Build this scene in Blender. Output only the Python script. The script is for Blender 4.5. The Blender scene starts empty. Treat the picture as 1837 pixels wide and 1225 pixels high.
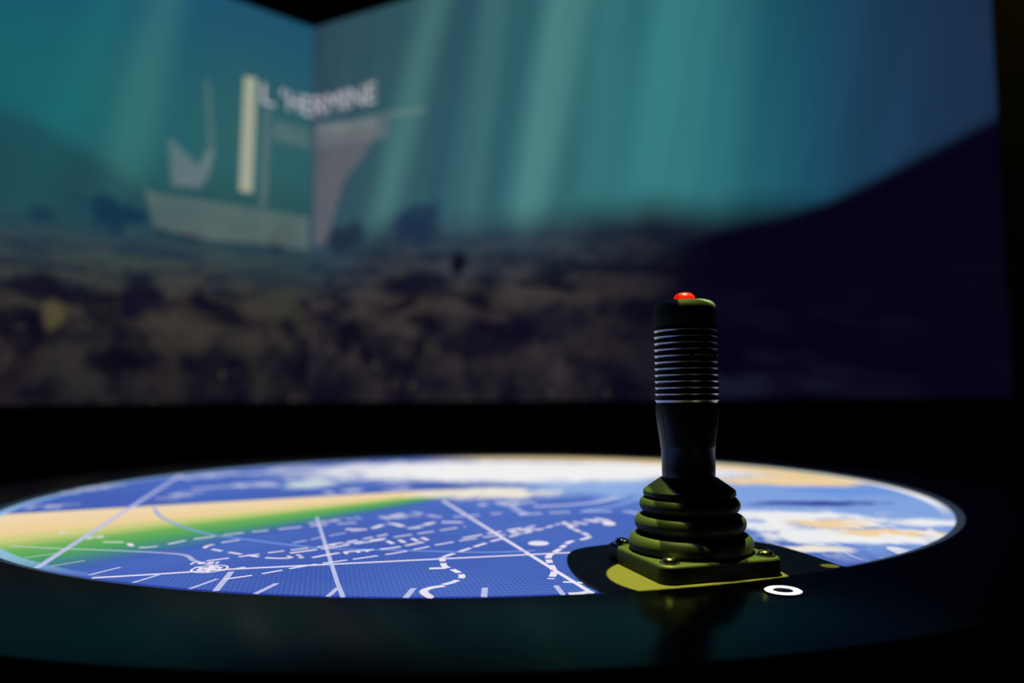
import bpy, bmesh, math, random
from mathutils import Matrix, Vector

random.seed(7)
scene = bpy.context.scene
COL = scene.collection
TABLE_Z = 0.90                      # height of the map surface above the floor
CAM_Z = TABLE_Z + 0.13
PITCH, ROLL, FPX = 0.07515, 0.00717, 1350.0

# ------------------------------------------------------------------ camera
cam_d = bpy.data.cameras.new('camera')
cam = bpy.data.objects.new('camera', cam_d)
COL.objects.link(cam)
cam_d.sensor_width = 36.0
cam_d.lens = FPX / 1837.0 * 36.0
cam_d.clip_start = 0.01
cam.matrix_world = (Matrix.Translation((0, 0, CAM_Z)) @ Matrix.Rotation(math.pi / 2 + PITCH, 4, 'X')
                    @ Matrix.Rotation(-ROLL, 4, 'Z'))
cam_d.dof.use_dof = True
cam_d.dof.focus_distance = 0.545
cam_d.dof.aperture_fstop = 2.5
cam_d.dof.aperture_blades = 9
scene.camera = cam

# ------------------------------------------------------------------ world, exposure
world = bpy.data.worlds.new('dark_room')
scene.world = world
world.use_nodes = True
world.node_tree.nodes['Background'].inputs[0].default_value = (0, 0, 0, 1)
world.node_tree.nodes['Background'].inputs[1].default_value = 0.0
vs = scene.view_settings
vs.view_transform = 'Standard'
vs.look = 'None'
vs.exposure = 0.0
vs.gamma = 1.0
vs.use_curve_mapping = False

JX, JY = 0.1335, 0.578              # joystick axis


def spot(name, src, aim, radius_at_aim, energy, colour, blend=0.03, size=0.0008):
    """an added spot lamp: a round field aimed at a point"""
    d = bpy.data.lights.new(name, 'SPOT')
    o = bpy.data.objects.new(name, d)
    COL.objects.link(o)
    src, aim = Vector(src), Vector(aim)
    v = aim - src
    o.location = src
    o.rotation_euler = v.to_track_quat('-Z', 'Y').to_euler()
    d.spot_size = 2 * math.atan(radius_at_aim / v.length)
    d.spot_blend = blend
    d.energy = energy
    d.color = colour
    d.shadow_soft_size = size
    return o




def picture_light(src, energy):
    """the overhead picture projector: throws a yellow-green disc round the joystick foot, straight down"""
    H = src[2] - TABLE_Z
    d = bpy.data.lights.new('projector_light', 'SPOT')
    o = bpy.data.objects.new('projector_light', d)
    COL.objects.link(o)
    o.location = src
    d.spot_size = math.radians(50)
    d.spot_blend = 0.0
    d.energy = energy
    d.shadow_soft_size = 0.0006
    d.use_nodes = True
    t = d.node_tree
    em = t.nodes['Emission']
    tc = t.nodes.new('ShaderNodeTexCoord')
    sp = t.nodes.new('ShaderNodeSeparateXYZ')
    t.links.new(tc.outputs['Normal'], sp.inputs[0])

    def mth(op, a, b=0.0):
        n = t.nodes.new('ShaderNodeMath')
        n.operation = op
        for k, v in enumerate((a, b)):
            if hasattr(v, 'is_output'):
                t.links.new(v, n.inputs[k])
            else:
                n.inputs[k].default_value = v
        return n.outputs[0]
    # where the ray would land on the table top
    tx = mth('SUBTRACT', src[0], mth('MULTIPLY', mth('DIVIDE', sp.outputs[0], sp.outputs[2]), H))
    ty = mth('SUBTRACT', src[1], mth('MULTIPLY', mth('DIVIDE', sp.outputs[1], sp.outputs[2]), H))

    def disc(cx, cy, r, soft=0.0008):
        dx, dy = mth('SUBTRACT', tx, cx), mth('SUBTRACT', ty, cy)
        q = mth('SQRT', mth('ADD', mth('MULTIPLY', dx, dx), mth('MULTIPLY', dy, dy)))
        n = t.nodes.new('ShaderNodeMapRange')
        t.links.new(q, n.inputs[0])
        for k, v in enumerate((r - soft, r + soft, 1.0, 0.0)):
            n.inputs[k + 1].default_value = v
        return n.outputs[0]

    def left_of(x, soft=0.0008):
        n = t.nodes.new('ShaderNodeMapRange')
        t.links.new(tx, n.inputs[0])
        for k, v in enumerate((x - soft, x + soft, 1.0, 0.0)):
            n.inputs[k + 1].default_value = v
        return n.outputs[0]
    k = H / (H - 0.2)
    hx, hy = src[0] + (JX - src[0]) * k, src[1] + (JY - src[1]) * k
    gap = mth('MULTIPLY', disc(hx, hy, 0.0258 * k), left_of(hx - 0.010))       # added cut-out in the beam: keeps the left of the cap dark
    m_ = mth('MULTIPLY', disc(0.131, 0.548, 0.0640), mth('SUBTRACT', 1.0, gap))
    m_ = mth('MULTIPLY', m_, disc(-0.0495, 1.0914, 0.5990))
    dim = mth('MULTIPLY', disc(JX + 0.004, JY - 0.004, 0.0480), mth('SUBTRACT', left_of(0.166), left_of(0.1050)))  # added beam mask: shades the middle of the bellows
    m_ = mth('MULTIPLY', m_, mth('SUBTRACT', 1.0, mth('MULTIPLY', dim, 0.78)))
    m_ = mth('MAXIMUM', m_, mth('MULTIPLY', disc(0.2375, 0.5755, 0.0065), 0.45))
    mx = t.nodes.new('ShaderNodeMix')
    mx.data_type = 'RGBA'
    mx.inputs[6].default_value = (0.005, 0.008, 0.018, 1)
    mx.inputs[7].default_value = (0.78, 0.84, 0.11, 1)
    t.links.new(m_, mx.inputs[0])
    t.links.new(mx.outputs[2], em.inputs[0])
    em.inputs[1].default_value = 1.0
    return o


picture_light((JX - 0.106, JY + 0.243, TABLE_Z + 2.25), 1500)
spot('added_cap_spot', (JX + 0.075, JY - 0.005, TABLE_Z + 1.2), (JX + 0.0080, JY - 0.0055, TABLE_Z + 0.203), 0.0140, 420, (0.62, 0.90, 0.34), 0.12)  # added spot without a fixture: brightens only the right of the cap
spot('added_wall_spot', (2.15, 1.3, 3.3), (2.25, 2.30, 2.75), 0.9, 70, (1.0, 0.72, 0.12), 1.0)  # added warm spot out of view: tints the wall past the right screen

# ------------------------------------------------------------------ helpers


def ray(px, py):
    """direction through a photograph pixel, scaled to y = 1"""
    u, v = px - 918.5, py - 612.5
    cr, sr = math.cos(ROLL), math.sin(ROLL)
    u, v = u * cr - v * sr, u * sr + v * cr
    x, y, z = u / FPX, 1.0, -v / FPX
    c, s = math.cos(PITCH), math.sin(PITCH)
    y, z = y * c - z * s, y * s + z * c
    return Vector((x / y, 1.0, z / y))


TC = Vector((-0.0495, 1.0914))      # centre of the round table
R = 0.590                           # radius of the map


def on_map(px, py, z=0.0):
    """point of the table (in table coordinates, metres from its centre)"""
    d = ray(px, py)
    t = (z - 0.13) / d.z
    return Vector((d.x * t - TC.x, t - TC.y))


def lin(r, g, b):
    f = lambda c: (c / 255 / 12.92) if c / 255 <= 0.04045 else ((c / 255 + 0.055) / 1.055) ** 2.4
    return (f(r), f(g), f(b), 1.0)


class Nodes:
    """small wrapper that writes node expressions"""

    def __init__(self, name):
        self.m = bpy.data.materials.new(name)
        self.m.use_nodes = True
        self.t = self.m.node_tree
        self.t.nodes.clear()
        self.out = self.t.nodes.new('ShaderNodeOutputMaterial')

    def put(self, sock, v):
        if hasattr(v, 'is_output'):
            self.t.links.new(v, sock)
        elif sock.type == 'VALUE':
            sock.default_value = v
        else:
            sock.default_value = v

    def math(self, op, a, b=0.0, clamp=False):
        n = self.t.nodes.new('ShaderNodeMath')
        n.operation = op
        n.use_clamp = clamp
        self.put(n.inputs[0], a)
        self.put(n.inputs[1], b)
        return n.outputs[0]

    def add(self, a, b): return self.math('ADD', a, b)
    def sub(self, a, b): return self.math('SUBTRACT', a, b)
    def mul(self, a, b): return self.math('MULTIPLY', a, b)
    def div(self, a, b): return self.math('DIVIDE', a, b)

    def smooth(self, v, lo, hi, a=0.0, b=1.0):
        n = self.t.nodes.new('ShaderNodeMapRange')
        n.interpolation_type = 'SMOOTHSTEP'
        for i, x in enumerate((v, lo, hi, a, b)):
            self.put(n.inputs[i], x)
        return n.outputs[0]

    def mix(self, f, a, b, mode='MIX'):
        n = self.t.nodes.new('ShaderNodeMix')
        n.data_type = 'RGBA'
        n.blend_type = mode
        self.put(n.inputs[0], f)
        self.put(n.inputs[6], a)
        self.put(n.inputs[7], b)
        return n.outputs[2]

    def ramp(self, f, stops, mode='LINEAR'):
        n = self.t.nodes.new('ShaderNodeValToRGB')
        n.color_ramp.interpolation = mode
        e = n.color_ramp.elements
        while len(e) > 1:
            e.remove(e[-1])
        e[0].position, e[0].color = stops[0]
        for p, c in stops[1:]:
            x = e.new(p)
            x.color = c
        self.put(n.inputs[0], f)
        return n.outputs[0]

    def curve(self, f, pts, lo, hi):
        """piecewise linear function through (x, y) points"""
        st = [((x - lo) / (hi - lo), (y, y, y, 1)) for x, y in pts]
        g = self.math('DIVIDE', self.sub(f, lo), hi - lo)
        return self.ramp(g, st)

    def coords(self):
        n = self.t.nodes.new('ShaderNodeTexCoord')
        s = self.t.nodes.new('ShaderNodeSeparateXYZ')
        self.t.links.new(n.outputs['Object'], s.inputs[0])
        self.obj = n.outputs['Object']
        return s.outputs[0], s.outputs[1], s.outputs[2]

    def vec(self, x, y, z=0.0):
        n = self.t.nodes.new('ShaderNodeCombineXYZ')
        for i, a in enumerate((x, y, z)):
            self.put(n.inputs[i], a)
        return n.outputs[0]

    def noise(self, v, scale, detail=3.0, rough=0.5, dist=0.0):
        n = self.t.nodes.new('ShaderNodeTexNoise')
        self.put(n.inputs['Vector'], v)
        n.inputs['Scale'].default_value = scale
        n.inputs['Detail'].default_value = detail
        n.inputs['Roughness'].default_value = rough
        n.inputs['Distortion'].default_value = dist
        return n.outputs[0]

    def ellipse(self, x, y, cx, cy, rx, ry, soft=0.3, wob=None):
        dx = self.div(self.sub(x, cx), rx)
        dy = self.div(self.sub(y, cy), ry)
        d = self.math('SQRT', self.add(self.mul(dx, dx), self.mul(dy, dy)))
        if wob is not None:
            d = self.add(d, wob)
        return self.smooth(d, 1 - soft, 1 + soft, 1.0, 0.0)

    def emit(self, col, strength=1.0):
        n = self.t.nodes.new('ShaderNodeEmission')
        self.put(n.inputs[0], col)
        self.put(n.inputs[1], strength)
        self.t.links.new(n.outputs[0], self.out.inputs[0])
        return n

    def principled(self, **kw):
        n = self.t.nodes.new('ShaderNodeBsdfPrincipled')
        for k, v in kw.items():
            self.put(n.inputs[k.replace('_', ' ')], v)
        self.t.links.new(n.outputs[0], self.out.inputs[0])
        return n

    def bump(self, p, height, strength, dist):
        b = self.t.nodes.new('ShaderNodeBump')
        b.inputs['Strength'].default_value = strength
        b.inputs['Distance'].default_value = dist
        self.put(b.inputs['Height'], height)
        self.t.links.new(b.outputs[0], p.inputs['Normal'])


def solid(name, col, rough=0.5, metal=0.0, spec=0.5, grain=None, vary=0.15, **kw):
    m = Nodes(name)
    m.coords()
    n = m.noise(m.obj, 60.0, 4.0)
    dark = tuple(c * (1 - vary) for c in col[:3]) + (1,)
    c = m.mix(n, dark, col)
    p = m.principled(Base_Color=c, Roughness=rough, Metallic=metal, **kw)
    p.inputs['Specular IOR Level'].default_value = spec
    if grain:
        m.bump(p, m.noise(m.obj, grain[0], 2.0), grain[1], grain[2])
    return m.m


def emitter(name, col, strength=1.0, alpha=1.0, soft=False):
    m = Nodes(name)
    e = m.emit(col, strength)
    if alpha < 1:
        t = m.t.nodes.new('ShaderNodeBsdfTransparent')
        x = m.t.nodes.new('ShaderNodeMixShader')
        x.inputs[0].default_value = alpha
        m.t.links.new(t.outputs[0], x.inputs[1])
        m.t.links.new(e.outputs[0], x.inputs[2])
        m.t.links.new(x.outputs[0], m.out.inputs[0])
        if soft:
            at = m.t.nodes.new('ShaderNodeAttribute')
            at.attribute_name = 'edge_fade'
            m.coords()
            k = m.mul(m.smooth(m.noise(m.obj, 5.0, 3.0), 0.2, 0.8, 0.7, 1.25), alpha)
            m.t.links.new(m.mul(at.outputs['Fac'], k), x.inputs[0])
    return m.m


def link(name, mesh, mats, parent=None, smooth=False):
    o = bpy.data.objects.new(name, mesh)
    COL.objects.link(o)
    for m in (mats if isinstance(mats, (list, tuple)) else [mats]):
        if m.name not in [x.name for x in mesh.materials if x]:
            mesh.materials.append(m)
    if smooth:
        for p in mesh.polygons:
            p.use_smooth = True
    if parent:
        o.parent = parent
    return o


def obj(name, bm, mats, parent=None, smooth=False):
    me = bpy.data.meshes.new(name)
    bm.to_mesh(me)
    bm.free()
    return link(name, me, mats, parent, smooth)


def empty(name, loc, rz=0.0):
    o = bpy.data.objects.new(name, None)
    COL.objects.link(o)
    o.location = loc
    o.rotation_euler = (0, 0, rz)
    o.empty_display_size = 0.05
    return o


def tag(o, label=None, cat=None, kind=None, group=None):
    if label: o['label'] = label
    if cat: o['category'] = cat
    if kind: o['kind'] = kind
    if group: o['group'] = group
    return o


def box(bm, x0, x1, y0, y1, z0, z1):
    v = [bm.verts.new((x, y, z)) for x in (x0, x1) for y in (y0, y1) for z in (z0, z1)]
    for f in ((0, 1, 3, 2), (4, 6, 7, 5), (0, 4, 5, 1), (2, 3, 7, 6), (0, 2, 6, 4), (1, 5, 7, 3)):
        bm.faces.new([v[i] for i in f])


def lathe(profile, seg=96, mats=None):
    """closed solid of revolution; profile runs (radius, z), mats gives a material index per segment"""
    bm = bmesh.new()
    rings = []
    for r, z in profile:
        if r < 1e-6:
            rings.append([bm.verts.new((0, 0, z))])
        else:
            rings.append([bm.verts.new((r * math.cos(2 * math.pi * k / seg), r * math.sin(2 * math.pi * k / seg), z)) for k in range(seg)])
    for i in range(len(rings) - 1):
        a, b = rings[i], rings[i + 1]
        for k in range(seg):
            q = [a[k % len(a)], a[(k + 1) % len(a)], b[(k + 1) % len(b)], b[k % len(b)]]
            q2 = []
            for v in q:
                if v not in q2:
                    q2.append(v)
            if len(q2) > 2:
                f = bm.faces.new(q2)
                if mats:
                    f.material_index = mats[i]
    bmesh.ops.recalc_face_normals(bm, faces=bm.faces)
    return bm


def arc(cx, cz, r, a0, a1, n=8):
    return [(cx + r * math.cos(math.radians(a0 + (a1 - a0) * i / n)), cz + r * math.sin(math.radians(a0 + (a1 - a0) * i / n))) for i in range(n + 1)]


def prism(pts, z0, z1, bev=0.0, seg=3):
    bm = bmesh.new()
    lo = [bm.verts.new((x, y, z0)) for x, y in pts]
    f = bm.faces.new(lo)
    e = bmesh.ops.extrude_face_region(bm, geom=[f])
    up = [v for v in e['geom'] if isinstance(v, bmesh.types.BMVert)]
    bmesh.ops.translate(bm, verts=up, vec=(0, 0, z1 - z0))
    bmesh.ops.recalc_face_normals(bm, faces=bm.faces)
    if bev:
        es = [ed for ed in bm.edges if all(v in up for v in ed.verts)]
        bmesh.ops.bevel(bm, geom=es, offset=bev, segments=seg, profile=0.5, affect='EDGES')
    return bm


def autosmooth(o, deg=35):
    me = o.data
    for p in me.polygons:
        p.use_smooth = True
    bm = bmesh.new()
    bm.from_mesh(me)
    for e in bm.edges:
        if len(e.link_faces) == 2 and e.calc_face_angle(0) > math.radians(deg):
            e.smooth = False
    bm.to_mesh(me)
    bm.free()
    return o


# ------------------------------------------------------------------ materials
M_BLACK_WALL = solid('black_wall_paint', (0.006, 0.006, 0.006, 1), 0.9, spec=0.1)
M_FLOOR = solid('black_carpet', (0.004, 0.004, 0.004, 1), 0.95, spec=0.1)
M_RIM = solid('black_lacquer', (0.0035, 0.0035, 0.004, 1), 0.20, spec=0.11, vary=0.3)
M_LIP = solid('satin_lip_metal', (0.80, 0.74, 0.58, 1), 0.45, metal=0.0)
M_PLATE = solid('matte_black_plate', (0.056, 0.048, 0.036, 1), 0.65, spec=0.2, grain=(900, 0.25, 0.0006))
M_RUBBER = solid('black_rubber', (0.017, 0.027, 0.022, 1), 0.5, spec=0.25, grain=(1500, 0.3, 0.0004))
M_GRIP = solid('black_grip_plastic', (0.012, 0.018, 0.016, 1), 0.36, spec=0.6, grain=(1800, 0.12, 0.0003))
M_CAP = solid('textured_cap_plastic', (0.050, 0.062, 0.048, 1), 0.62, spec=0.2, grain=(1600, 0.5, 0.0006))
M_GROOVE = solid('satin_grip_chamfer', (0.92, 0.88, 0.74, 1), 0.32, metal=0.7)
M_STEEL = solid('polished_screw_steel', (0.55, 0.55, 0.56, 1), 0.16, metal=1.0)
M_HOLE = solid('black_socket', (0.002, 0.002, 0.002, 1), 0.5, spec=0.2)
M_LED = emitter('white_ring_light', (1.0, 0.96, 0.99, 1), 2.2)

m = Nodes('red_button_plastic')
m.coords()
d = m.t.nodes.new('ShaderNodeBsdfTranslucent')
d.inputs[0].default_value = (1.0, 0.035, 0.01, 1)
p = m.principled(Base_Color=m.mix(m.noise(m.obj, 300.0), (0.75, 0.012, 0.006, 1), (0.95, 0.03, 0.012, 1)), Roughness=0.25)
x = m.t.nodes.new('ShaderNodeMixShader')
x.inputs[0].default_value = 0.6
m.t.links.new(p.outputs[0], x.inputs[1])
m.t.links.new(d.outputs[0], x.inputs[2])
m.t.links.new(x.outputs[0], m.out.inputs[0])
M_RED = m.m

# ---- the projected map, in table coordinates (metres from the table centre)


def line_eq(n, x, y, p, q):
    """signed distance from the line p-q, positive on the far side of the table"""
    a, b = on_map(*p), on_map(*q)
    nx, ny = -(b.y - a.y), (b.x - a.x)
    l = math.hypot(nx, ny)
    nx, ny = nx / l, ny / l
    if ny < 0:
        nx, ny = -nx, -ny
    return n.add(n.add(n.mul(x, nx), n.mul(y, ny)), -(nx * a.x + ny * a.y))


def map_material():
    n = Nodes('projected_sea_chart')
    x, y, z = n.coords()
    warp = n.sub(n.noise(n.obj, 9.0, 3.0), 0.5)
    # sea with a fine raster
    big = n.noise(n.obj, 3.0, 2.0)
    sea = n.mix(big, lin(50, 72, 162), lin(92, 128, 208))
    rx = n.math('SINE', n.mul(n.add(x, n.mul(y, 0.25)), 2 * math.pi / 0.0036))
    ry = n.math('SINE', n.mul(n.sub(y, n.mul(x, 0.25)), 2 * math.pi / 0.0075))
    raster = n.add(1.0, n.mul(n.mul(n.add(rx, ry), n.smooth(y, -0.62, -0.25, 1.0, 0.1)), 0.12))
    # sandbank wedge from the left: pale tan on its far side turning green, then sea
    top = line_eq(n, x, y, (0, 923), (790, 878))
    bot = line_eq(n, x, y, (100, 1028), (800, 895))
    t = n.div(top, n.sub(top, bot))
    t = n.add(t, n.mul(warp, 0.05))
    wedge = n.ramp(t, [(0.0, lin(235, 215, 170)), (0.12, lin(240, 214, 176)), (0.40, lin(236, 208, 154)),
                       (0.53, lin(196, 204, 126)), (0.66, lin(112, 176, 90)), (0.80, lin(80, 160, 96)), (0.90, lin(70, 130, 140)), (1.0, lin(66, 98, 180))])
    inside = n.mul(n.smooth(top, -0.004, 0.004, 1.0, 0.0), n.smooth(t, 0.93, 1.10, 1.0, 0.0))
    inside = n.mul(inside, n.smooth(n.sub(x, on_map(800, 890).x), -0.05, 0.06, 1.0, 0.0))
    col = n.mix(inside, sea, wedge)
    # clouds and land, right and far side
    wob = n.mul(n.sub(n.noise(n.vec(n.mul(x, 1.8), y), 11.0, 5.0, 0.62, 0.6), 0.5), 2.2)

    def blob(px, py, w, h, soft, c, k=1.0, wb=1.0):
        nonlocal col
        a, b, e, f = on_map(px - w, py), on_map(px + w, py), on_map(px, py - h), on_map(px, py + h)
        ce = on_map(px, py)
        msk = n.ellipse(x, y, ce.x, (e.y + f.y) / 2, abs(b.x - a.x) / 2, abs(e.y - f.y) / 2, soft, n.mul(wob, wb))
        col = n.mix(n.mul(msk, k), col, c)
    WHITE, CREAM, TAN, LBLUE = lin(240, 240, 240), lin(246, 236, 214), lin(240, 208, 160), lin(128, 162, 222)
    blob(1080, 876, 230, 15, 0.5, lin(150, 184, 232), 0.85)
    blob(1000, 848, 420, 16, 0.35, WHITE, 1.0, 0.5)
    blob(870, 838, 300, 10, 0.4, WHITE, 0.9, 0.7)
    blob(880, 885, 110, 9, 0.5, CREAM, 0.9)
    blob(860, 871, 110, 2.2, 0.4, lin(52, 72, 165), 1.0, 0.3)
    blob(560, 868, 46, 8, 0.5, lin(205, 222, 222), 0.9)
    blob(1540, 925, 330, 75, 0.35, LBLUE, 1.0, 0.3)
    blob(1530, 880, 130, 9, 0.5, lin(108, 148, 220), 0.9)
    blob(1470, 903, 110, 4.5, 0.5, lin(40, 58, 150), 0.95)
    blob(1420, 926, 95, 10, 0.4, WHITE, 0.95)
    blob(1380, 945, 60, 9, 0.5, WHITE, 0.9)
    blob(1460, 962, 110, 12, 0.4, WHITE, 0.95)
    blob(1600, 966, 90, 9, 0.5, WHITE, 0.95)
    blob(1450, 985, 70, 6, 0.5, CREAM, 0.9)
    blob(1660, 938, 60, 8, 0.5, WHITE, 0.95)
    blob(1500, 939, 90, 8, 0.35, TAN, 0.95)
    blob(1600, 956, 75, 7, 0.35, TAN, 1.0)
    blob(1430, 862, 160, 9, 0.3, TAN, 1.0, 0.6)
    blob(1330, 848, 120, 8, 0.5, WHITE, 0.6)
    veil = n.smooth(n.noise(n.vec(n.mul(x, 2.4), y), 15.0, 5.0, 0.6, 0.5), 0.50, 0.62)
    c0, c1 = on_map(1520, 950), on_map(1740, 950)
    veil = n.mul(veil, n.ellipse(x, y, c0.x, c0.y, c1.x - c0.x, 0.13, 0.3))
    col = n.mix(n.mul(veil, 0.8), col, WHITE)
    # outermost ring of the picture
    rr = n.math('SQRT', n.add(n.mul(x, x), n.mul(y, y)))
    far = n.mul(n.smooth(y, 0.0, 0.2), n.smooth(x, -0.18, 0.05))
    col = n.mix(n.mul(far, n.smooth(n.add(rr, n.mul(warp, 0.06)), R - 0.12, R - 0.05)), col, lin(238, 204, 150))
    col = n.mix(n.mul(far, n.smooth(rr, R - 0.035, R - 0.012)), col, lin(196, 186, 96))
    ring = n.smooth(rr, R - 0.014, R - 0.011)
    right = n.mul(n.smooth(x, 0.3, 0.46), n.smooth(y, -0.30, -0.10))
    left = n.mul(n.smooth(x, -0.42, -0.22, 1.0, 0.0), 0.85)
    col = n.mix(n.mul(ring, right), col, lin(250, 250, 245))
    col = n.mix(n.mul(ring, left), col, lin(150, 190, 235))
    col = n.mix(n.mul(n.smooth(rr, R - 0.007, R - 0.003), n.mul(n.smooth(y, -0.4, -0.3, 1.0, 0.0), n.smooth(n.math('ABSOLUTE', x), 0.15, 0.4, 1.0, 0.0))), col, lin(40, 55, 170))
    col = n.mix(1.0, col, n.vec(raster, raster, raster), 'MULTIPLY')
    n.emit(col, 1.0)
    return n.m


M_MAP = map_material()
M_CHALK = emitter('chart_line_white', lin(232, 226, 242))
M_PALE = emitter('chart_line_pale', lin(186, 192, 232))
M_FAINT = emitter('chart_line_faint', lin(126, 160, 226))
M_SOFT = emitter('chart_line_soft', lin(222, 222, 235), 1.0, 0.55)

# ---- the two projected underwater pictures
CORNER = Vector((ray(558, 400).x * 4.0, 4.0))
DIR = {'left': math.radians(-137.4 + 360), 'right': math.radians(-27.4)}
ZB, ZT = CAM_Z - 0.012, CAM_Z + 2.04     # lower and upper edge of the projected picture


def on_wall(side, px, py):
    """(distance from the room corner, height above the picture's lower edge)"""
    a = DIR[side]
    dx, dy = math.cos(a), math.sin(a)
    r = ray(px, py)
    # solve [dx -r.x; dy -r.y][u t] = -CORNER
    D = dx * (-r.y) - (-r.x) * dy
    u = ((-CORNER.x) * (-r.y) - (-r.x) * (-CORNER.y)) / D
    t = (dx * (-CORNER.y) - dy * (-CORNER.x)) / D
    return u, CAM_Z + r.z * t - ZB


def g(v): return (v, v, v, 1)


def wall_material(side):
    n = Nodes('projected_sea_' + side)
    x, y, z = n.coords()
    u = n.math('ABSOLUTE', x)
    W = lambda px, py: on_wall(side, px, py)
    un = n.add(u, 0.0 if side == 'right' else 7.3)      # the picture does not mirror at the corner
    P2 = n.vec(un, z)
    slow = n.noise(P2, 1.3, 2.0)
    if side == 'right':
        # water: colour along the wall, beams of light leaning to the left as they fall
        us = [(W(px, 200)[0] / 3.4, lin(*c)) for px, c in ((575, (46, 72, 90)), (700, (54, 92, 100)), (850, (48, 92, 104)), (1000, (52, 108, 112)),
                                                            (1150, (42, 106, 116)), (1270, (44, 114, 122)), (1400, (26, 82, 102)), (1560, (28, 60, 90)), (1780, (28, 46, 74)))]
        water = n.ramp(n.div(u, 3.4), us, 'B_SPLINE')
        tall = n.smooth(z, 1.2, 2.1, 1.0, 0.86)
        water = n.mix(1.0, water, n.vec(tall, tall, tall), 'MULTIPLY')

        def beam(p, q, w, k, c):
            nonlocal water
            a, b = W(*p), W(*q)
            s = (b[0] - a[0]) / (b[1] - a[1])
            ctr = n.add(a[0] - s * a[1], n.mul(z, s))
            d = n.math('ABSOLUTE', n.sub(u, ctr))
            msk = n.mul(n.smooth(d, 0.0, w, 1.0, 0.0), k)
            water = n.mix(msk, water, c)
        beam((785, 0), (680, 400), 0.17, 0.45, lin(84, 136, 130))
        beam((890, 0), (845, 380), 0.12, 0.30, lin(80, 128, 130))
        beam((835, 0), (770, 380), 0.13, 0.35, lin(36, 68, 88))
        beam((1020, 0), (945, 380), 0.20, 0.52, lin(92, 150, 146))
        beam((955, 0), (900, 380), 0.13, 0.25, lin(36, 80, 98))
        beam((1100, 0), (1075, 380), 0.16, 0.25, lin(60, 132, 130))
        beam((1220, 0), (1180, 360), 0.24, 0.38, lin(68, 142, 140))
        beam((1290, 0), (1270, 360), 0.22, 0.25, lin(64, 134, 138))
        fine = n.noise(n.vec(n.sub(n.mul(u, 4.0), n.mul(z, 0.9)), n.mul(z, 0.25)), 1.3, 2.0)
        fine = n.smooth(fine, 0.25, 0.75, 0.88, 1.10)
        water = n.mix(1.0, water, n.vec(fine, fine, fine), 'MULTIPLY')
        bound = [W(560, 425), W(620, 415), W(700, 388), W(745, 372), W(800, 385), W(930, 380), W(1060, 358), W(1180, 348), W(1290, 352), W(1380, 345)]
        bound = bound + [W(1480, 352), W(1570, 315), W(1640, 280), W(1740, 228), W(1790, 203)]
        hill = [W(1080, 600), W(1150, 470), W(1210, 432), W(1300, 405), W(1400, 383), W(1500, 348), W(1570, 315), W(1640, 280), W(1740, 228), W(1790, 203)]
        near = n.smooth(u, 1.1, 2.4, 1.0, 0.10)
        far_c, near_c = lin(50, 68, 82), lin(60, 56, 56)
    else:
        us = [(W(px, 200)[0] / 2.4, lin(*c)) for px, c in ((545, (44, 92, 98)), (440, (46, 94, 98)), (330, (38, 94, 102)), (250, (40, 102, 106)), (130, (28, 98, 104)), (0, (24, 96, 104)))]
        water = n.ramp(n.div(u, 2.4), us)
        water = n.mix(n.smooth(z, 1.35, 2.1, 0.0, 0.75), water, lin(24, 78, 112))
        water = n.mix(n.smooth(z, 1.25, 0.95, 0.0, 0.75), water, lin(38, 76, 80))
        for p, q, w, k, c in (((300, 0), (215, 330), 0.16, 0.4, lin(64, 124, 122)), ((200, 0), (60, 330), 0.14, 0.25, lin(30, 116, 118))):
            a, b = W(*p), W(*q)
            s = (b[0] - a[0]) / (b[1] - a[1])
            d = n.math('ABSOLUTE', n.sub(u, n.add(a[0] - s * a[1], n.mul(z, s))))
            water = n.mix(n.mul(n.smooth(d, 0.0, w, 1.0, 0.0), k), water, c)
        rdg = [W(330, 380), W(250, 330), W(150, 265), W(70, 215), W(0, 185), W(-60, 180)]
        ridge = n.mul(n.curve(u, [(a, b / 2.1) for a, b in rdg], 0, 2.4), 2.1)
        water = n.mix(n.mul(n.smooth(n.sub(ridge, z), -0.06, 0.08), 0.62), water, lin(30, 66, 78))
        bound = [W(558, 440), W(450, 425), W(330, 405), W(240, 395), W(130, 388), W(60, 378), W(0, 372), W(-80, 368)]
        hill = None
        near = n.smooth(u, 0.0, 0.6, 0.92, 1.0)
        far_c, near_c = lin(56, 72, 72), lin(60, 57, 51)
    U1 = 3.4 if side == 'right' else 2.4
    bh = n.mul(n.curve(u, [(a, b / 2.1) for a, b in bound], 0, U1), 2.1)
    lump = n.mul(n.sub(n.noise(n.vec(un, 0.0), 3.0, 2.0), 0.5), 0.09)
    depth = n.sub(n.add(bh, lump), z)            # below the skyline of the sea bed
    # boulders: cells that grow towards the viewer
    sc = n.smooth(z, 0.2, 1.0, 0.75, 2.0)
    bv = n.vec(un, n.mul(z, n.mul(sc, 1.25)))
    n1 = n.noise(bv, 3.8, 3.0, 0.55, 0.35)
    n2 = n.noise(bv, 11.0, 2.0, 0.5)
    lumps = n.smooth(n.add(n.mul(n1, 0.8), n.mul(n2, 0.2)), 0.38, 0.64)
    stone = n.mix(n.smooth(depth, 0.05, 0.42), far_c, near_c)
    tint = n.noise(P2, 3.1, 1.0)
    stone = n.mix(n.mul(n.smooth(tint, 0.5, 0.7), 0.4), stone, lin(66, 52, 50))
    darkc = n.mix(n.smooth(depth, 0.05, 0.4), lin(38, 56, 72), lin(15, 13, 28))
    bed = n.mix(lumps, darkc, stone)
    low = n.smooth(z, 0.0, 0.55, 0.42, 1.0)
    bed = n.mix(low, lin(14, 10, 26), bed)
    # a few pale specks of shell
    v = n.noise(bv, 19.0, 1.0)
    bed = n.mix(n.mul(n.smooth(v, 0.66, 0.78), 0.5), bed, lin(96, 92, 70))
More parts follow.
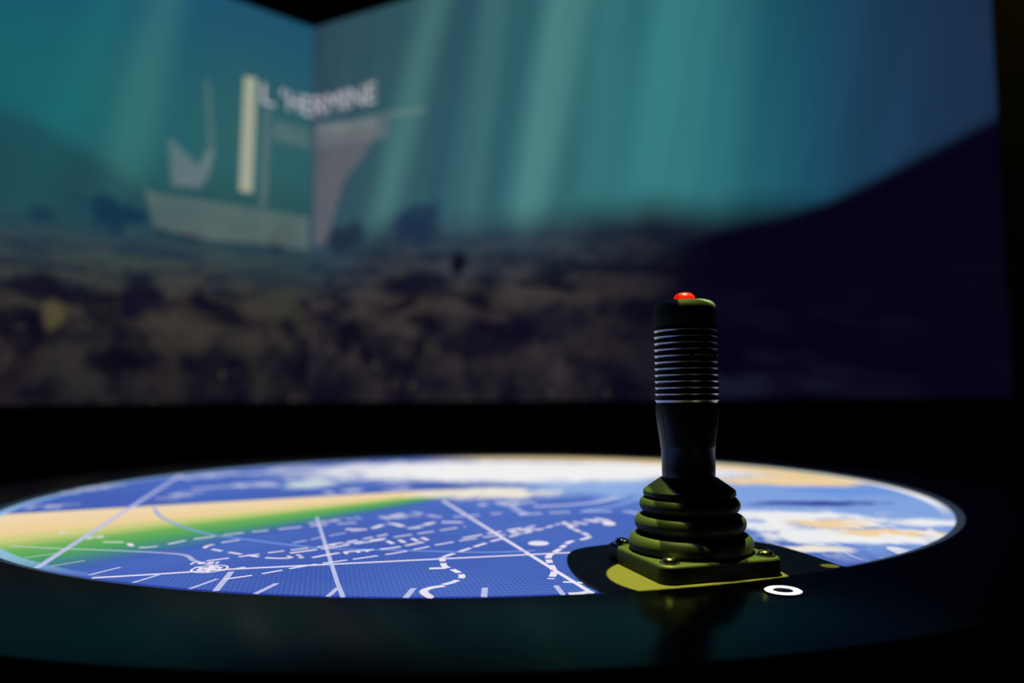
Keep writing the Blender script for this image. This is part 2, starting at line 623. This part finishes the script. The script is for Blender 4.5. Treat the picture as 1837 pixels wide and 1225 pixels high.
    bed = n.mix(near, lin(8, 6, 24), bed)
    col = n.mix(n.smooth(depth, -0.06, 0.16), water, bed)

    def rock(px, py, w, h, c, k):
        nonlocal col
        cu, cv = W(px, py)
        a, b = W(px - w, py)[0], W(px + w, py)[0]
        t0, t1 = W(px, py - h)[1], W(px, py + h)[1]
        col = n.mix(n.mul(n.ellipse(u, z, cu, (t0 + t1) / 2, abs(a - b) / 2, abs(t0 - t1) / 2, 0.4, n.mul(n.sub(n.noise(P2, 9.0, 3.0), 0.5), 2.2)), k), col, c)
    if side == 'right':
        rock(745, 405, 42, 34, lin(24, 42, 70), 0.8)
        rock(625, 428, 34, 26, lin(28, 38, 58), 0.8)
        rock(823, 474, 15, 18, lin(12, 8, 26), 0.95)
        rock(745, 510, 40, 24, lin(18, 20, 38), 0.7)
        rock(860, 610, 70, 40, lin(15, 10, 28), 0.8)
        rock(980, 580, 60, 26, lin(16, 12, 34), 0.7)
        rock(940, 535, 60, 18, lin(64, 60, 58), 0.6)
        rock(1000, 660, 22, 22, lin(62, 56, 62), 0.5)
        hh = n.mul(n.curve(u, [(a, b / 2.1) for a, b in hill], 0, U1), 2.1)
        hm = n.smooth(n.sub(hh, z), -0.012, 0.05)
        hm = n.mul(hm, n.smooth(u, W(1130, 500)[0], W(1300, 420)[0]))
        band = n.smooth(n.sub(hh, z), 0.15, 0.75)
        streak = n.smooth(n.noise(n.vec(n.mul(u, 1.6), n.mul(n.add(z, n.mul(u, 0.10)), 5.0)), 1.6, 3.0), 0.40, 0.75)
        hc = n.mix(n.mul(streak, n.smooth(u, 2.0, 2.9, 0.75, 0.12)), lin(6, 3, 20), lin(34, 38, 58))
        col = n.mix(hm, col, n.mix(band, lin(6, 3, 22), hc))
    else:
        rock(195, 385, 62, 28, lin(18, 48, 74), 0.9)
        rock(75, 385, 22, 14, lin(20, 50, 72), 0.7)
        rock(345, 424, 26, 10, lin(24, 44, 62), 0.8)
        rock(290, 414, 15, 10, lin(24, 44, 62), 0.7)
        rock(494, 436, 15, 17, lin(18, 32, 54), 0.95)
        rock(75, 515, 55, 26, lin(18, 16, 32), 0.85)
        rock(260, 535, 45, 34, lin(17, 13, 34), 0.85)
        rock(215, 640, 55, 26, lin(9, 5, 22), 0.85)
        rock(93, 565, 17, 24, lin(90, 84, 54), 0.6)
        rock(325, 600, 34, 34, lin(66, 62, 52), 0.4)
        rock(500, 550, 45, 22, lin(60, 58, 50), 0.6)
    n.emit(col, 1.0)
    return n.m


# ------------------------------------------------------------------ the room
def rotz(o, loc, a):
    o.location = loc
    o.rotation_euler = (0, 0, a)


def quad_box(name, x0, x1, y0, y1, z0, z1, mat):
    bm = bmesh.new()
    box(bm, x0, x1, y0, y1, z0, z1)
    bmesh.ops.recalc_face_normals(bm, faces=bm.faces)
    return tag(obj(name, bm, mat), kind='structure')


quad_box('floor', -4.5, 4.5, -2.5, 5.0, -0.1, 0.0, M_FLOOR)
quad_box('ceiling', -4.5, 4.5, -2.5, 5.0, 3.75, 3.85, M_BLACK_WALL)
UR = on_wall('right', 1786, 150)[0]
UL = 2.35
screens = {}
for side, length, wall_len in (('left', UL, 3.9), ('right', UR, 5.2)):
    a = DIR[side]
    s = 1 if side == 'right' else -1
    # local +x runs along the wall away from the corner, local +y*s points away from the room
    w = quad_box('wall_' + side, 0.0, wall_len, *((0.022, 0.14) if s > 0 else (-0.14, -0.022)), 0.0, 3.75, M_BLACK_WALL)
    rotz(w, (CORNER.x, CORNER.y, 0), a)
    root = empty('projection_screen', (CORNER.x, CORNER.y, ZB), a)
    bm = bmesh.new()
    H = ZT - ZB
    box(bm, 0.0, length, *((0.0, 0.02) if s > 0 else (-0.02, 0.0)), 0.0, H)
    bmesh.ops.recalc_face_normals(bm, faces=bm.faces)
    obj('picture', bm, wall_material(side), root)
    screens[side] = root
tag(screens['left'], 'left wall screen with projected wreck hull and pale upright bar', 'screen')
tag(screens['right'], 'wide right wall screen showing teal light beams over dark sea bed', 'screen')
tr = quad_box('trim_1', 0.0, 5.2, 0.004, 0.022, 0.0, ZB - 0.002, M_BLACK_WALL)
rotz(tr, (CORNER.x, CORNER.y, 0), DIR['right'])
tr = quad_box('trim_2', 0.0, 3.9, -0.022, -0.004, 0.0, ZB - 0.002, M_BLACK_WALL)
rotz(tr, (CORNER.x, CORNER.y, 0), DIR['left'])


def wall_shape(name, side, pts, mat, off=0.002, raw=False, fade=0.018):
    """flat patch of the projected picture, traced on the wall"""
    s = -1 if side == 'right' else 1
    bm = bmesh.new()
    vs_ = []
    for p in pts:
        u, v = p if raw else on_wall(side, *p)
        vs_.append(bm.verts.new((max(u, 0.003), s * off, v)))
    bm.faces.new(vs_)
    bmesh.ops.recalc_face_normals(bm, faces=bm.faces)
    if fade:
        lay = bm.verts.layers.float.new('edge_fade')
        bmesh.ops.inset_region(bm, faces=list(bm.faces), thickness=fade, use_boundary=True, use_even_offset=True)
        bmesh.ops.triangulate(bm, faces=list(bm.faces))
        for v in bm.verts:
            v[lay] = 0.0 if v.is_boundary else 1.0
    return obj(name, bm, mat, screens[side])


M_BAR = emitter('caption_bar_light', lin(158, 165, 146))
M_TEXT = emitter('caption_text_light', lin(215, 208, 214), 1.0, 0.75)
M_TEXT2 = emitter('caption_small_light', lin(150, 158, 158), 1.0, 0.32, True)
M_HULL = emitter('wreck_hull_light', lin(116, 126, 119), 1.0, 0.44, True)
M_SAIL = emitter('wreck_sail_light', lin(128, 136, 140), 1.0, 0.5, True)
M_HAZE = emitter('wreck_mast_light', lin(120, 130, 130), 1.0, 0.34, True)
M_PINK = emitter('wreck_stern_light', lin(116, 106, 110), 1.0, 0.52, True)
o = wall_shape('caption_bar', 'left', [(437, 137), (460, 141), (452, 347), (428, 343)], M_BAR, 0.006, fade=0.0)
o['label'] = 'pale upright bar beside the caption'
wall_shape('wreck_hull', 'left', [(254, 332), (285, 345), (340, 352), (470, 372), (557, 388), (557, 452), (470, 440), (375, 434), (275, 412), (262, 365)], M_HULL, 0.003)
wall_shape('wreck_sail', 'left', [(298, 246), (312, 250), (355, 292), (372, 262), (388, 268), (378, 315), (362, 340), (305, 336)], M_SAIL, 0.003)
wall_shape('wreck_mast', 'left', [(365, 140), (378, 142), (388, 270), (370, 265)], M_HAZE, 0.003)
wall_shape('wreck_mast', 'left', [(468, 190), (490, 196), (480, 376), (462, 372)], M_HAZE, 0.004)
wall_shape('wreck_deck', 'left', [(492, 212), (557, 228), (557, 270), (485, 252)], M_HAZE, 0.003)
wall_shape('wreck_stern', 'right', [(562, 228), (600, 222), (676, 215), (680, 240), (652, 285), (618, 330), (600, 400), (585, 440), (562, 447)], M_PINK, 0.003)
wall_shape('wreck_deck', 'right', [(566, 215), (700, 210), (700, 250), (566, 268)], M_HAZE, 0.004)
wall_shape('caption_subtitle', 'right', [(640, 208), (764, 190), (764, 203), (640, 220)], M_TEXT2, 0.006)
wall_shape('caption_subtitle', 'right', [(570, 222), (680, 210), (680, 228), (570, 242)], M_TEXT2, 0.006)


def caption(name, side, text, u0, u1, v0, height):
    """letters of the projected caption, flat on the wall, fitted between two places along it"""
    cu = bpy.data.curves.new(name, 'FONT')
    cu.body = text
    cu.size = 1.0
    cu.offset = 0.0
    t = bpy.data.objects.new(name, cu)
    COL.objects.link(t)
    bpy.context.view_layer.update()
    me = bpy.data.meshes.new_from_object(t.evaluated_get(bpy.context.evaluated_depsgraph_get()))
    bpy.data.objects.remove(t)
    xs = [v.co.x for v in me.vertices]
    ys = [v.co.y for v in me.vertices]
    x0, x1, y0, y1 = min(xs), max(xs), min(ys), max(ys)
    s = -1 if side == 'right' else 1
    for v in me.vertices:
        a = (v.co.x - x0) / (x1 - x0)
        b = (v.co.y - y0) / (y1 - y0)
        v.co = (u0 + (u1 - u0) * a, s * 0.008, v0 + height * b)
    return link(name, me, M_TEXT, screens[side])


v_lo, v_hi = on_wall('left', 480, 189)[1], on_wall('left', 480, 153)[1]
CH = v_hi - v_lo
uL = lambda px: on_wall('left', px, 180)[0]
uR = lambda px: on_wall('right', px, 180)[0]
caption('caption_letters', 'left', "L", uL(469), uL(492), v_lo, CH)
caption('caption_letters', 'left', "'", uL(503), uL(508), v_lo + CH * 0.62, CH * 0.38)
caption('caption_letters', 'left', "HE", uL(515), 0.008, v_lo, CH)
caption('caption_letters', 'right', "RMINE", 0.018, uR(676), v_lo, CH)

# ------------------------------------------------------------------ the table
table = empty('map_table', (TC.x, TC.y, 0.0))
tag(table, 'round black table with a glowing blue sea chart in its top', 'table')
RIM_H = 0.0025                        # the rim stands proud of the map surface
R_OUT = 0.732


def tobj(name, bm, mat, smooth=False, parent=None, z=0.0):
    o = obj(name, bm, mat, parent or table, smooth)
    o.location.z = z
    return o


screen = tobj('map_screen', lathe([(0.0, -0.012), (R + 0.002, -0.012), (R + 0.002, 0.0), (0.0, 0.0)], 192), M_MAP, z=TABLE_Z)
screen['label'] = 'round glowing sea chart in blue, green and tan'
rim = tobj('rim', lathe([(R + 0.0087, -0.03), (R_OUT - 0.01, -0.03)] + [(R_OUT, -0.022)] + arc(R_OUT - 0.0012, RIM_H - 0.0012, 0.0012, 0, 90, 3) +
                        [(R + 0.0087, RIM_H), (R + 0.0087, -0.03)], 256), M_RIM, z=TABLE_Z)
autosmooth(rim, 30)
lip = tobj('lip', lathe([(R, 0.0004), (R + 0.008, RIM_H), (R + 0.0086, RIM_H), (R + 0.0086, -0.012), (R, -0.012), (R, 0.0004)], 256), M_LIP, z=TABLE_Z)
autosmooth(lip, 30)
lip['label'] = 'thin metal lip around the chart'
tobj('skirt', lathe([(0.0, TABLE_Z - 0.16), (R_OUT - 0.05, TABLE_Z - 0.16), (R_OUT - 0.035, TABLE_Z - 0.14), (R_OUT - 0.03, TABLE_Z - 0.03), (0.0, TABLE_Z - 0.03)], 128), M_BLACK_WALL)
tobj('pedestal', lathe([(0.0, 0.03), (0.34, 0.03), (0.30, 0.25), (0.27, 0.5), (0.30, 0.68), (0.36, TABLE_Z - 0.16), (0.0, TABLE_Z - 0.16)], 96), M_BLACK_WALL, True)
tobj('foot', lathe([(0.0, 0.0), (0.45, 0.0), (0.45, 0.02), (0.44, 0.03), (0.0, 0.03)], 96), M_BLACK_WALL)

# the tongue of matte plate that reaches from the rim onto the map
pl = [on_map(*p, RIM_H) for p in ((1092, 1064), (1050, 1044), (1026, 1022), (1017, 1003), (1024, 990), (1045, 983), (1080, 978), (1160, 968),
                                  (1270, 963), (1370, 974), (1432, 989), (1508, 1015))]


def catmull(pts, n=6, closed=False):
    out = []
    N = len(pts)
    for i in range(N - 1):
        p0, p1, p2, p3 = pts[max(i - 1, 0)], pts[i], pts[i + 1], pts[min(i + 2, N - 1)]
        for k in range(n):
            t = k / n
            out.append(0.5 * ((2 * p1) + (p2 - p0) * t + (2 * p0 - 5 * p1 + 4 * p2 - p3) * t * t + (3 * p1 - p0 - 3 * p2 + p3) * t ** 3))
    out.append(pts[-1])
    return out


edge = catmull(pl)
a0 = math.atan2(edge[-1].y, edge[-1].x)
a1 = math.atan2(edge[0].y, edge[0].x)
RP = R + 0.0086
front = [Vector((RP * math.cos(a0 + (a1 - a0) * i / 24), RP * math.sin(a0 + (a1 - a0) * i / 24))) for i in range(25)]
plate = tobj('joystick_plate', prism([(p.x, p.y) for p in edge + front], 0.0005, RIM_H + 0.0004, 0.0006, 2), M_PLATE, z=TABLE_Z)
plate['label'] = 'matte black rounded plate under the joystick'

# ---- drawing on the chart: thin strips lying on the map surface
LIFT = [0.0002]


def strip_mesh(runs, width):
    bm = bmesh.new()
    for run in runs:
        n = len(run)
        prev = None
        for i, p in enumerate(run):
            d = (run[min(i + 1, n - 1)] - run[max(i - 1, 0)]).normalized()
            nrm = Vector((-d.y, d.x)) * width / 2
            a, b = bm.verts.new((p.x + nrm.x, p.y + nrm.y, 0)), bm.verts.new((p.x - nrm.x, p.y - nrm.y, 0))
            if prev:
                bm.faces.new((prev[0], prev[1], b, a))
            prev = (a, b)
    for f in bm.faces:
        f.normal_update()
        if f.normal.z < 0:
            f.normal_flip()
    return bm


def clip_r(pts, rmax=R - 0.0015):
    return [p if p.length < rmax else p * (rmax / p.length) for p in pts]


def chart(name, bm, mat):
    LIFT[0] += 0.00001
    o = obj(name, bm, mat, screen)
    o.location.z = LIFT[0]
    return o


def line(px, width=0.004, mat=None, smooth=True):
    pts = [on_map(*p) for p in px]
    if smooth and len(pts) > 2:
        pts = catmull(pts, 6)
    elif len(pts) == 2:
        pts = [pts[0].lerp(pts[1], k / 8) for k in range(9)]
    return chart('chart_line', strip_mesh([clip_r(pts)], width), mat or M_CHALK)


def dashes(px, width=0.0045, dash=0.016, gap=0.007, mat=None, smooth=True):
    pts = [on_map(*p) for p in px]
    pts = catmull(pts, 10) if (smooth and len(pts) > 2) else [pts[i].lerp(pts[i + 1], k / 20) for i in range(len(pts) - 1) for k in range(20)] + [pts[-1]]
    runs, cur, acc, on, lim = [], [pts[0]], 0.0, True, dash
    for a, b in zip(pts, pts[1:]):
        L = (b - a).length
        pos = 0.0
        while acc + (L - pos) >= lim:
            pos += lim - acc
            q = a.lerp(b, pos / L)
            if on:
                cur.append(q)
                runs.append(cur)
                cur = []
            else:
                cur = [q]
            on = not on
            acc = 0.0
            lim = (dash if on else gap) * random.uniform(0.75, 1.3)
        acc += L - pos
        if on:
            cur.append(b)
    if on and len(cur) > 1:
        runs.append(cur)
    runs = [[p for i, p in enumerate(r) if i == 0 or (p - r[i - 1]).length > 1e-6] for r in runs]
    runs = [clip_r(r) for r in runs if len(r) > 1]
    return chart('chart_dashes', strip_mesh(runs, width * 0.86), mat or M_CHALK)


def lettering(p, q, size=0.012, mat=None, letters=None):
    """a run of blurred, unreadable place-name marks along a line"""
    a, b = on_map(*p), on_map(*q)
    d = (b - a).normalized()
    nrm = Vector((-d.y, d.x))
    L = (b - a).length
    runs, pos = [], 0.0
    while pos < L - size * 0.5:
        w = size * random.uniform(0.45, 0.8)
        o = a + d * pos
        k = random.random()
        runs.append([o - nrm * size * 0.5, o + nrm * size * 0.5])
        if k < 0.6:
            runs.append([o + nrm * size * 0.4, o + d * w + nrm * size * 0.4 * random.choice((1, -1))])
        if k > 0.3:
            runs.append([o + d * w - nrm * size * 0.5, o + d * w + nrm * size * 0.45])
        if k > 0.8:
            pos += size * 0.5
        pos += w + size * 0.30
    return chart('chart_lettering', strip_mesh(runs, size * 0.28), mat or M_CHALK)


def spot_mark(px, py, w, h, mat=None, hole=0.0):
    a, b, e, f = on_map(px - w, py), on_map(px + w, py), on_map(px, py - h), on_map(px, py + h)
    c = on_map(px, py)
    bm = bmesh.new()
    n = 28
    rx, ry = abs(b.x - a.x) / 2, abs(e.y - f.y) / 2
    ring = [bm.verts.new((c.x + rx * math.cos(2 * math.pi * k / n), c.y + ry * math.sin(2 * math.pi * k / n), 0)) for k in range(n)]
    if hole:
        inn = [bm.verts.new((c.x + hole * rx * math.cos(2 * math.pi * k / n), c.y + hole * ry * math.sin(2 * math.pi * k / n), 0)) for k in range(n)]
        for k in range(n):
            bm.faces.new((ring[k], ring[(k + 1) % n], inn[(k + 1) % n], inn[k]))
    else:
        bm.faces.new(ring)
    return chart('chart_mark', bm, mat or M_CHALK)


# graticule and course lines
line([(66, 1019), (326, 851)], 0.0055, M_PALE)
line([(165, 1037), (300, 1029), (400, 1022)], 0.0045)
line([(400, 1022), (1340, 976)], 0.0045)
line([(568, 928), (614, 1073)], 0.0032, M_PALE)
line([(794, 898), (1064, 1066)], 0.0039)
line([(276, 912), (290, 928), (330, 946), (378, 959), (450, 969), (570, 983), (700, 987), (860, 991), (960, 988)], 0.0038, M_FAINT)
line([(20, 980), (100, 984), (230, 989), (325, 995), (348, 1006), (376, 1013)], 0.0040, M_SOFT)
line([(1150, 893), (1110, 906), (1050, 916)], 0.010, M_FAINT)
line([(958, 909), (1020, 906), (1072, 901), (1108, 892)], 0.012, M_PALE)
# ticks round the edge of the chart
for p, q, w in (((44, 1001), (102, 993), .0030), ((92, 1016), (152, 1006), .0030), ((160, 1032), (216, 1018), .0034), ((238, 1046), (290, 1030), .0034),
                ((340, 1057), (390, 1039), .0034), ((387, 1061), (415, 1026), .0046), ((458, 1066), (497, 1047), .0040), ((588, 1071), (606, 1055), .0036),
                ((727, 1074), (742, 1056), .0042), ((868, 1074), (870, 1055), .0042), ((997, 1051), (1012, 1070), .0038)):
    line([p, q], w, M_SOFT if q[0] < 160 else M_PALE)
# dotted depth lines
dashes([(185, 973), (225, 974), (242, 982), (270, 982), (300, 977), (335, 970), (390, 962), (440, 956), (500, 950), (560, 944), (640, 938)], 0.0050, 0.020, 0.010)
dashes([(430, 969), (398, 974), (368, 982), (392, 988), (440, 996), (490, 1002), (545, 1001)], 0.0046, 0.018, 0.008)
dashes([(370, 1007), (440, 998), (500, 990), (560, 983), (640, 973), (700, 965), (770, 955), (835, 945)], 0.0046, 0.018, 0.007)
dashes([(402, 1040), (470, 1030), (560, 1014), (640, 1003), (720, 991), (790, 977), (850, 967), (925, 957)], 0.0042, 0.020, 0.006)
dashes([(520, 993), (600, 982), (690, 968)], 0.0056, 0.024, 0.005)
dashes([(560, 1001), (620, 991), (700, 984), (760, 973)], 0.0056, 0.026, 0.005)
dashes([(590, 978), (650, 968), (705, 957)], 0.0050, 0.014, 0.006)
dashes([(525, 975), (590, 962), (650, 951)], 0.0042, 0.016, 0.006, M_PALE)
dashes([(620, 950), (660, 950), (700, 940), (740, 948), (780, 938), (840, 938)], 0.0085, 0.022, 0.008)
dashes([(700, 927), (740, 920), (790, 928), (850, 925), (900, 921)], 0.0095, 0.024, 0.012, M_PALE)
dashes([(795, 1000), (838, 986), (885, 971), (925, 961), (970, 950), (1004, 940)], 0.0052, 0.016, 0.007)
dashes([(830, 966), (900, 954), (960, 944)], 0.0056, 0.024, 0.009)
dashes([(1011, 937), (1028, 949), (1056, 962), (1046, 968), (1022, 973), (1004, 986), (985, 998), (986, 1010), (994, 1026), (988, 1040)], 0.0062, 0.016, 0.006)
dashes([(793, 1001), (797, 1016), (811, 1022), (829, 1034), (816, 1044), (795, 1050)], 0.0058, 0.015, 0.005)
line([(797, 1052), (772, 1056), (760, 1063), (776, 1075)], 0.0058)
line([(770, 1021), (800, 1020)], 0.0060)
dashes([(930, 924), (1000, 920), (1060, 918), (1120, 918), (1145, 922)], 0.0105, 0.028, 0.010, M_PALE)
dashes([(860, 908), (880, 903), (912, 904), (930, 917), (950, 925)], 0.0120, 0.020, 0.012, M_PALE)
dashes([(1010, 1045), (1050, 1047)], 0.0050, 0.020, 0.004)
line([(1022, 1069), (1062, 1062)], 0.0060)
# place names
lettering((700, 974), (785, 965), 0.016)
lettering((520, 1000), (540, 997), 0.010)
lettering((925, 956), (958, 948), 0.016)
lettering((1022, 942), (1082, 932), 0.022)
lettering((620, 993), (668, 988), 0.010)
lettering((345, 1012), (400, 1010), 0.008)
lettering((55, 911), (130, 908), 0.030, M_SOFT)
lettering((690, 930), (770, 922), 0.026, M_SOFT)
lettering((560, 940), (640, 930), 0.016, M_SOFT)
lettering((110, 957), (130, 955), 0.014, M_SOFT)
lettering((160, 966), (182, 964), 0.018, M_SOFT)
lettering((900, 905), (960, 900), 0.03, M_SOFT)
lettering((300, 895), (365, 880), 0.035, M_SOFT)
lettering((430, 872), (560, 862), 0.05, M_SOFT)
lettering((590, 884), (690, 876), 0.04, M_SOFT)
lettering((700, 880), (760, 872), 0.03, M_SOFT)
lettering((120, 885), (210, 870), 0.04, M_SOFT)
lettering((330, 858), (460, 846), 0.06, M_SOFT)
line([(345, 878), (420, 873), (500, 872)], 0.020, M_SOFT)
line([(440, 851), (600, 843), (760, 850)], 0.030, M_SOFT)
spot_mark(966, 976, 19, 4.2)
spot_mark(1092, 940, 12, 4)
# compass rose
spot_mark(376, 1022, 32, 7.5, None, 0.86)
spot_mark(376, 1022, 20, 4.6, None, 0.75)
for p, q in (((352, 1024), (400, 1019)), ((362, 1028), (390, 1016)), ((372, 1029), (380, 1015)), ((350, 1019), (404, 1025)), ((410, 1024), (440, 1019))):
    line([p, q], 0.0030)

# ------------------------------------------------------------------ the joystick
TOP = TABLE_Z + RIM_H + 0.0004
joy = empty('joystick', (JX, JY, TOP), math.radians(17))
tag(joy, 'black ribbed industrial joystick with a red top button and rubber bellows', 'joystick')
z0 = -(RIM_H + 0.0004)               # profile heights below were measured from the map surface


def Z(pts): return [(r, z + z0) for r, z in pts]


def rrect(h, r, n=8):
    out = []
    for cx, cy, a in ((h - r, h - r, 0), (-(h - r), h - r, 90), (-(h - r), -(h - r), 180), (h - r, -(h - r), 270)):
        out += [(cx + r * math.cos(math.radians(a + 90 * i / n)), cy + r * math.sin(math.radians(a + 90 * i / n))) for i in range(n + 1)]
    return out


bp = obj('base_plate', prism(rrect(0.0485, 0.010), 0.0, 0.0127, 0.0022, 4), M_RUBBER, joy)
autosmooth(bp, 40)
bp['label'] = 'square rubber base flange with rounded corners'

fold = lambda r, z, t, rin: Z([(rin, z - t * 0.75), (r - t, z - t)] + arc(r - t, z, t, -90, 90, 12) + [(rin, z + t * 0.75), (rin, z - t * 0.75)])
for r, z, t in ((0.0462, 0.0208, 0.0078), (0.0413, 0.0358, 0.0066), (0.0374, 0.0492, 0.0060)):
    f = obj('bellows_fold', lathe(fold(r, z, t, 0.024)), M_RUBBER, joy)
    autosmooth(f, 50)
co = obj('bellows_collar', lathe(Z([(0.020, 0.0530), (0.031, 0.0545), (0.0338, 0.0558), (0.0345, 0.0568), (0.0343, 0.0596), (0.0335, 0.0606), (0.0215, 0.0690), (0.0195, 0.0694), (0.020, 0.0530)])), M_RUBBER, joy)
autosmooth(co, 30)
nk = obj('bellows_neck', lathe(Z([(0.0, 0.010), (0.0285, 0.010), (0.027, 0.056), (0.0, 0.056)])), M_RUBBER, joy, True)

sl = obj('handle_sleeve', lathe(Z([(0.0, 0.0675), (0.0192, 0.0675), (0.0198, 0.0690), (0.0200, 0.0760), (0.0200, 0.0903), (0.0202, 0.0906), (0.0206, 0.0940), (0.0214, 0.1000),
                                   (0.0226, 0.1080), (0.0234, 0.1150), (0.0237, 0.1210), (0.0237, 0.1240), (0.0230, 0.1248), (0.0, 0.1248)])), M_GRIP, joy)
autosmooth(sl, 35)
PITCHZ = 0.00482
core = obj('grip_core', lathe(Z([(0.0, 0.1245), (0.0212, 0.1245), (0.0212, 0.1835), (0.0, 0.1835)])), M_GRIP, joy)
autosmooth(core, 40)
ring_mesh = None
for i in range(12):
    zr = 0.1255 + i * PITCHZ
    if ring_mesh is None:
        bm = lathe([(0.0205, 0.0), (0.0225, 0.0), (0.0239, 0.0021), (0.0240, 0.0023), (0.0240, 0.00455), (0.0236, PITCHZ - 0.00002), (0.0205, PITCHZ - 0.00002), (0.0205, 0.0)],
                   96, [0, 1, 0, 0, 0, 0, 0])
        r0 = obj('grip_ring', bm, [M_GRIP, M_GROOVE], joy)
        autosmooth(r0, 25)
        ring_mesh = r0.data
    else:
        r0 = bpy.data.objects.new('grip_ring', ring_mesh)
        COL.objects.link(r0)
        r0.parent = joy
    r0.location.z = zr + z0
cp = obj('cap', lathe(Z([(0.0, 0.1833), (0.0232, 0.1833), (0.0238, 0.1842)] + [(0.0238, 0.1950)] + arc(0.0168, 0.1968, 0.0069, 0, 90, 14) + [(0.0080, 0.2042), (0.0, 0.2044)])), M_CAP, joy)
autosmooth(cp, 40)
bt = obj('button', lathe(Z([(0.0, 0.2030), (0.0078, 0.2030), (0.0080, 0.2055)] + [(0.0080, 0.2062), (0.0074, 0.2078), (0.0060, 0.2092), (0.0038, 0.2101), (0.0, 0.2105)]), 48), M_RED, joy, True)
bt['label'] = 'small domed red push button'
# moulding seam down the sleeve and the small sockets for grub screws


def world_ang(deg): return math.radians(deg) - math.radians(17)


bm = bmesh.new()
prof = [(0.0201, 0.0700), (0.02015, 0.0760), (0.02015, 0.0903), (0.0207, 0.0940), (0.02155, 0.1000), (0.02275, 0.1080), (0.02355, 0.1150), (0.0238, 0.1205)]
a = world_ang(207)
prev = None
for r, z in prof:
    e = 0.00018
    q = [bm.verts.new((r * math.cos(a + s * e / r), r * math.sin(a + s * e / r), z + z0)) for s in (-1, 1)]
    if prev:
        bm.faces.new((prev[0], prev[1], q[1], q[0]))
    prev = q
seam = obj('seam', bm, M_HOLE, joy)
for deg, z, r, rad in ((268, 0.1595, 0.0240, 0.0016), (323, 0.1595, 0.0240, 0.0016), (267, 0.1172, 0.0236, 0.0013), (325, 0.1172, 0.0236, 0.0016), (247, 0.0700, 0.0199, 0.0012), (320, 0.0705, 0.0199, 0.0010)):
    bm = lathe([(0.0, 0.0), (rad * 0.7, 0.0), (rad * 0.75, 0.0005), (rad, 0.0006), (rad * 1.05, 0.0), (rad * 1.05, -0.001), (0.0, -0.001)], 20)
    s = obj('grub_screw', bm, M_HOLE, joy, True)
    an = world_ang(deg)
    s.matrix_local = Matrix.Translation((r * math.cos(an), r * math.sin(an), z + z0)) @ Matrix.Rotation(an, 4, 'Z') @ Matrix.Rotation(math.pi / 2, 4, 'Y')
# dome head screws on the flange corners
scr = None
for sx, sy in ((-1, -1), (1, -1), (-1, 1), (1, 1)):
    if scr is None:
        bm = lathe([(0.0, 0.0), (0.0072, 0.0), (0.0072, 0.0006), (0.0056, 0.0008), (0.0055, 0.0016), (0.0049, 0.0029), (0.0036, 0.0038), (0.0022, 0.0041), (0.0020, 0.0030), (0.0, 0.0030)], 40)
        o = obj('screw', bm, M_STEEL, joy)
        autosmooth(o, 40)
        scr = o.data
        o['label'] = 'dome headed steel screw'
    else:
        o = bpy.data.objects.new('screw', scr)
        COL.objects.link(o)
        o.parent = joy
    o.location = (sx * 0.0385, sy * 0.0385, 0.0127)

# ------------------------------------------------------------------ lit push button on the rim
lb = on_map(1405, 1061, RIM_H) + TC
push = empty('push_button', (lb.x, lb.y, TABLE_Z + RIM_H))
tag(push, 'round push button with white light ring on the table rim', 'button')
o = obj('light_ring', lathe([(0.0068, 0.0), (0.0118, 0.0), (0.0118, 0.0006), (0.0108, 0.0012), (0.0078, 0.0012), (0.0068, 0.0006), (0.0068, 0.0)], 64), M_LED, push, True)
o['label'] = 'glowing white ring'
obj('bezel', lathe([(0.0119, 0.0), (0.0134, 0.0), (0.0134, 0.0004), (0.0127, 0.0010), (0.0119, 0.0010), (0.0119, 0.0)], 64), M_RIM, push, True)
obj('button_cap', lathe([(0.0, 0.0), (0.0066, 0.0), (0.0066, 0.0008), (0.0060, 0.0012), (0.0, 0.0014)], 48), M_RIM, push, True)
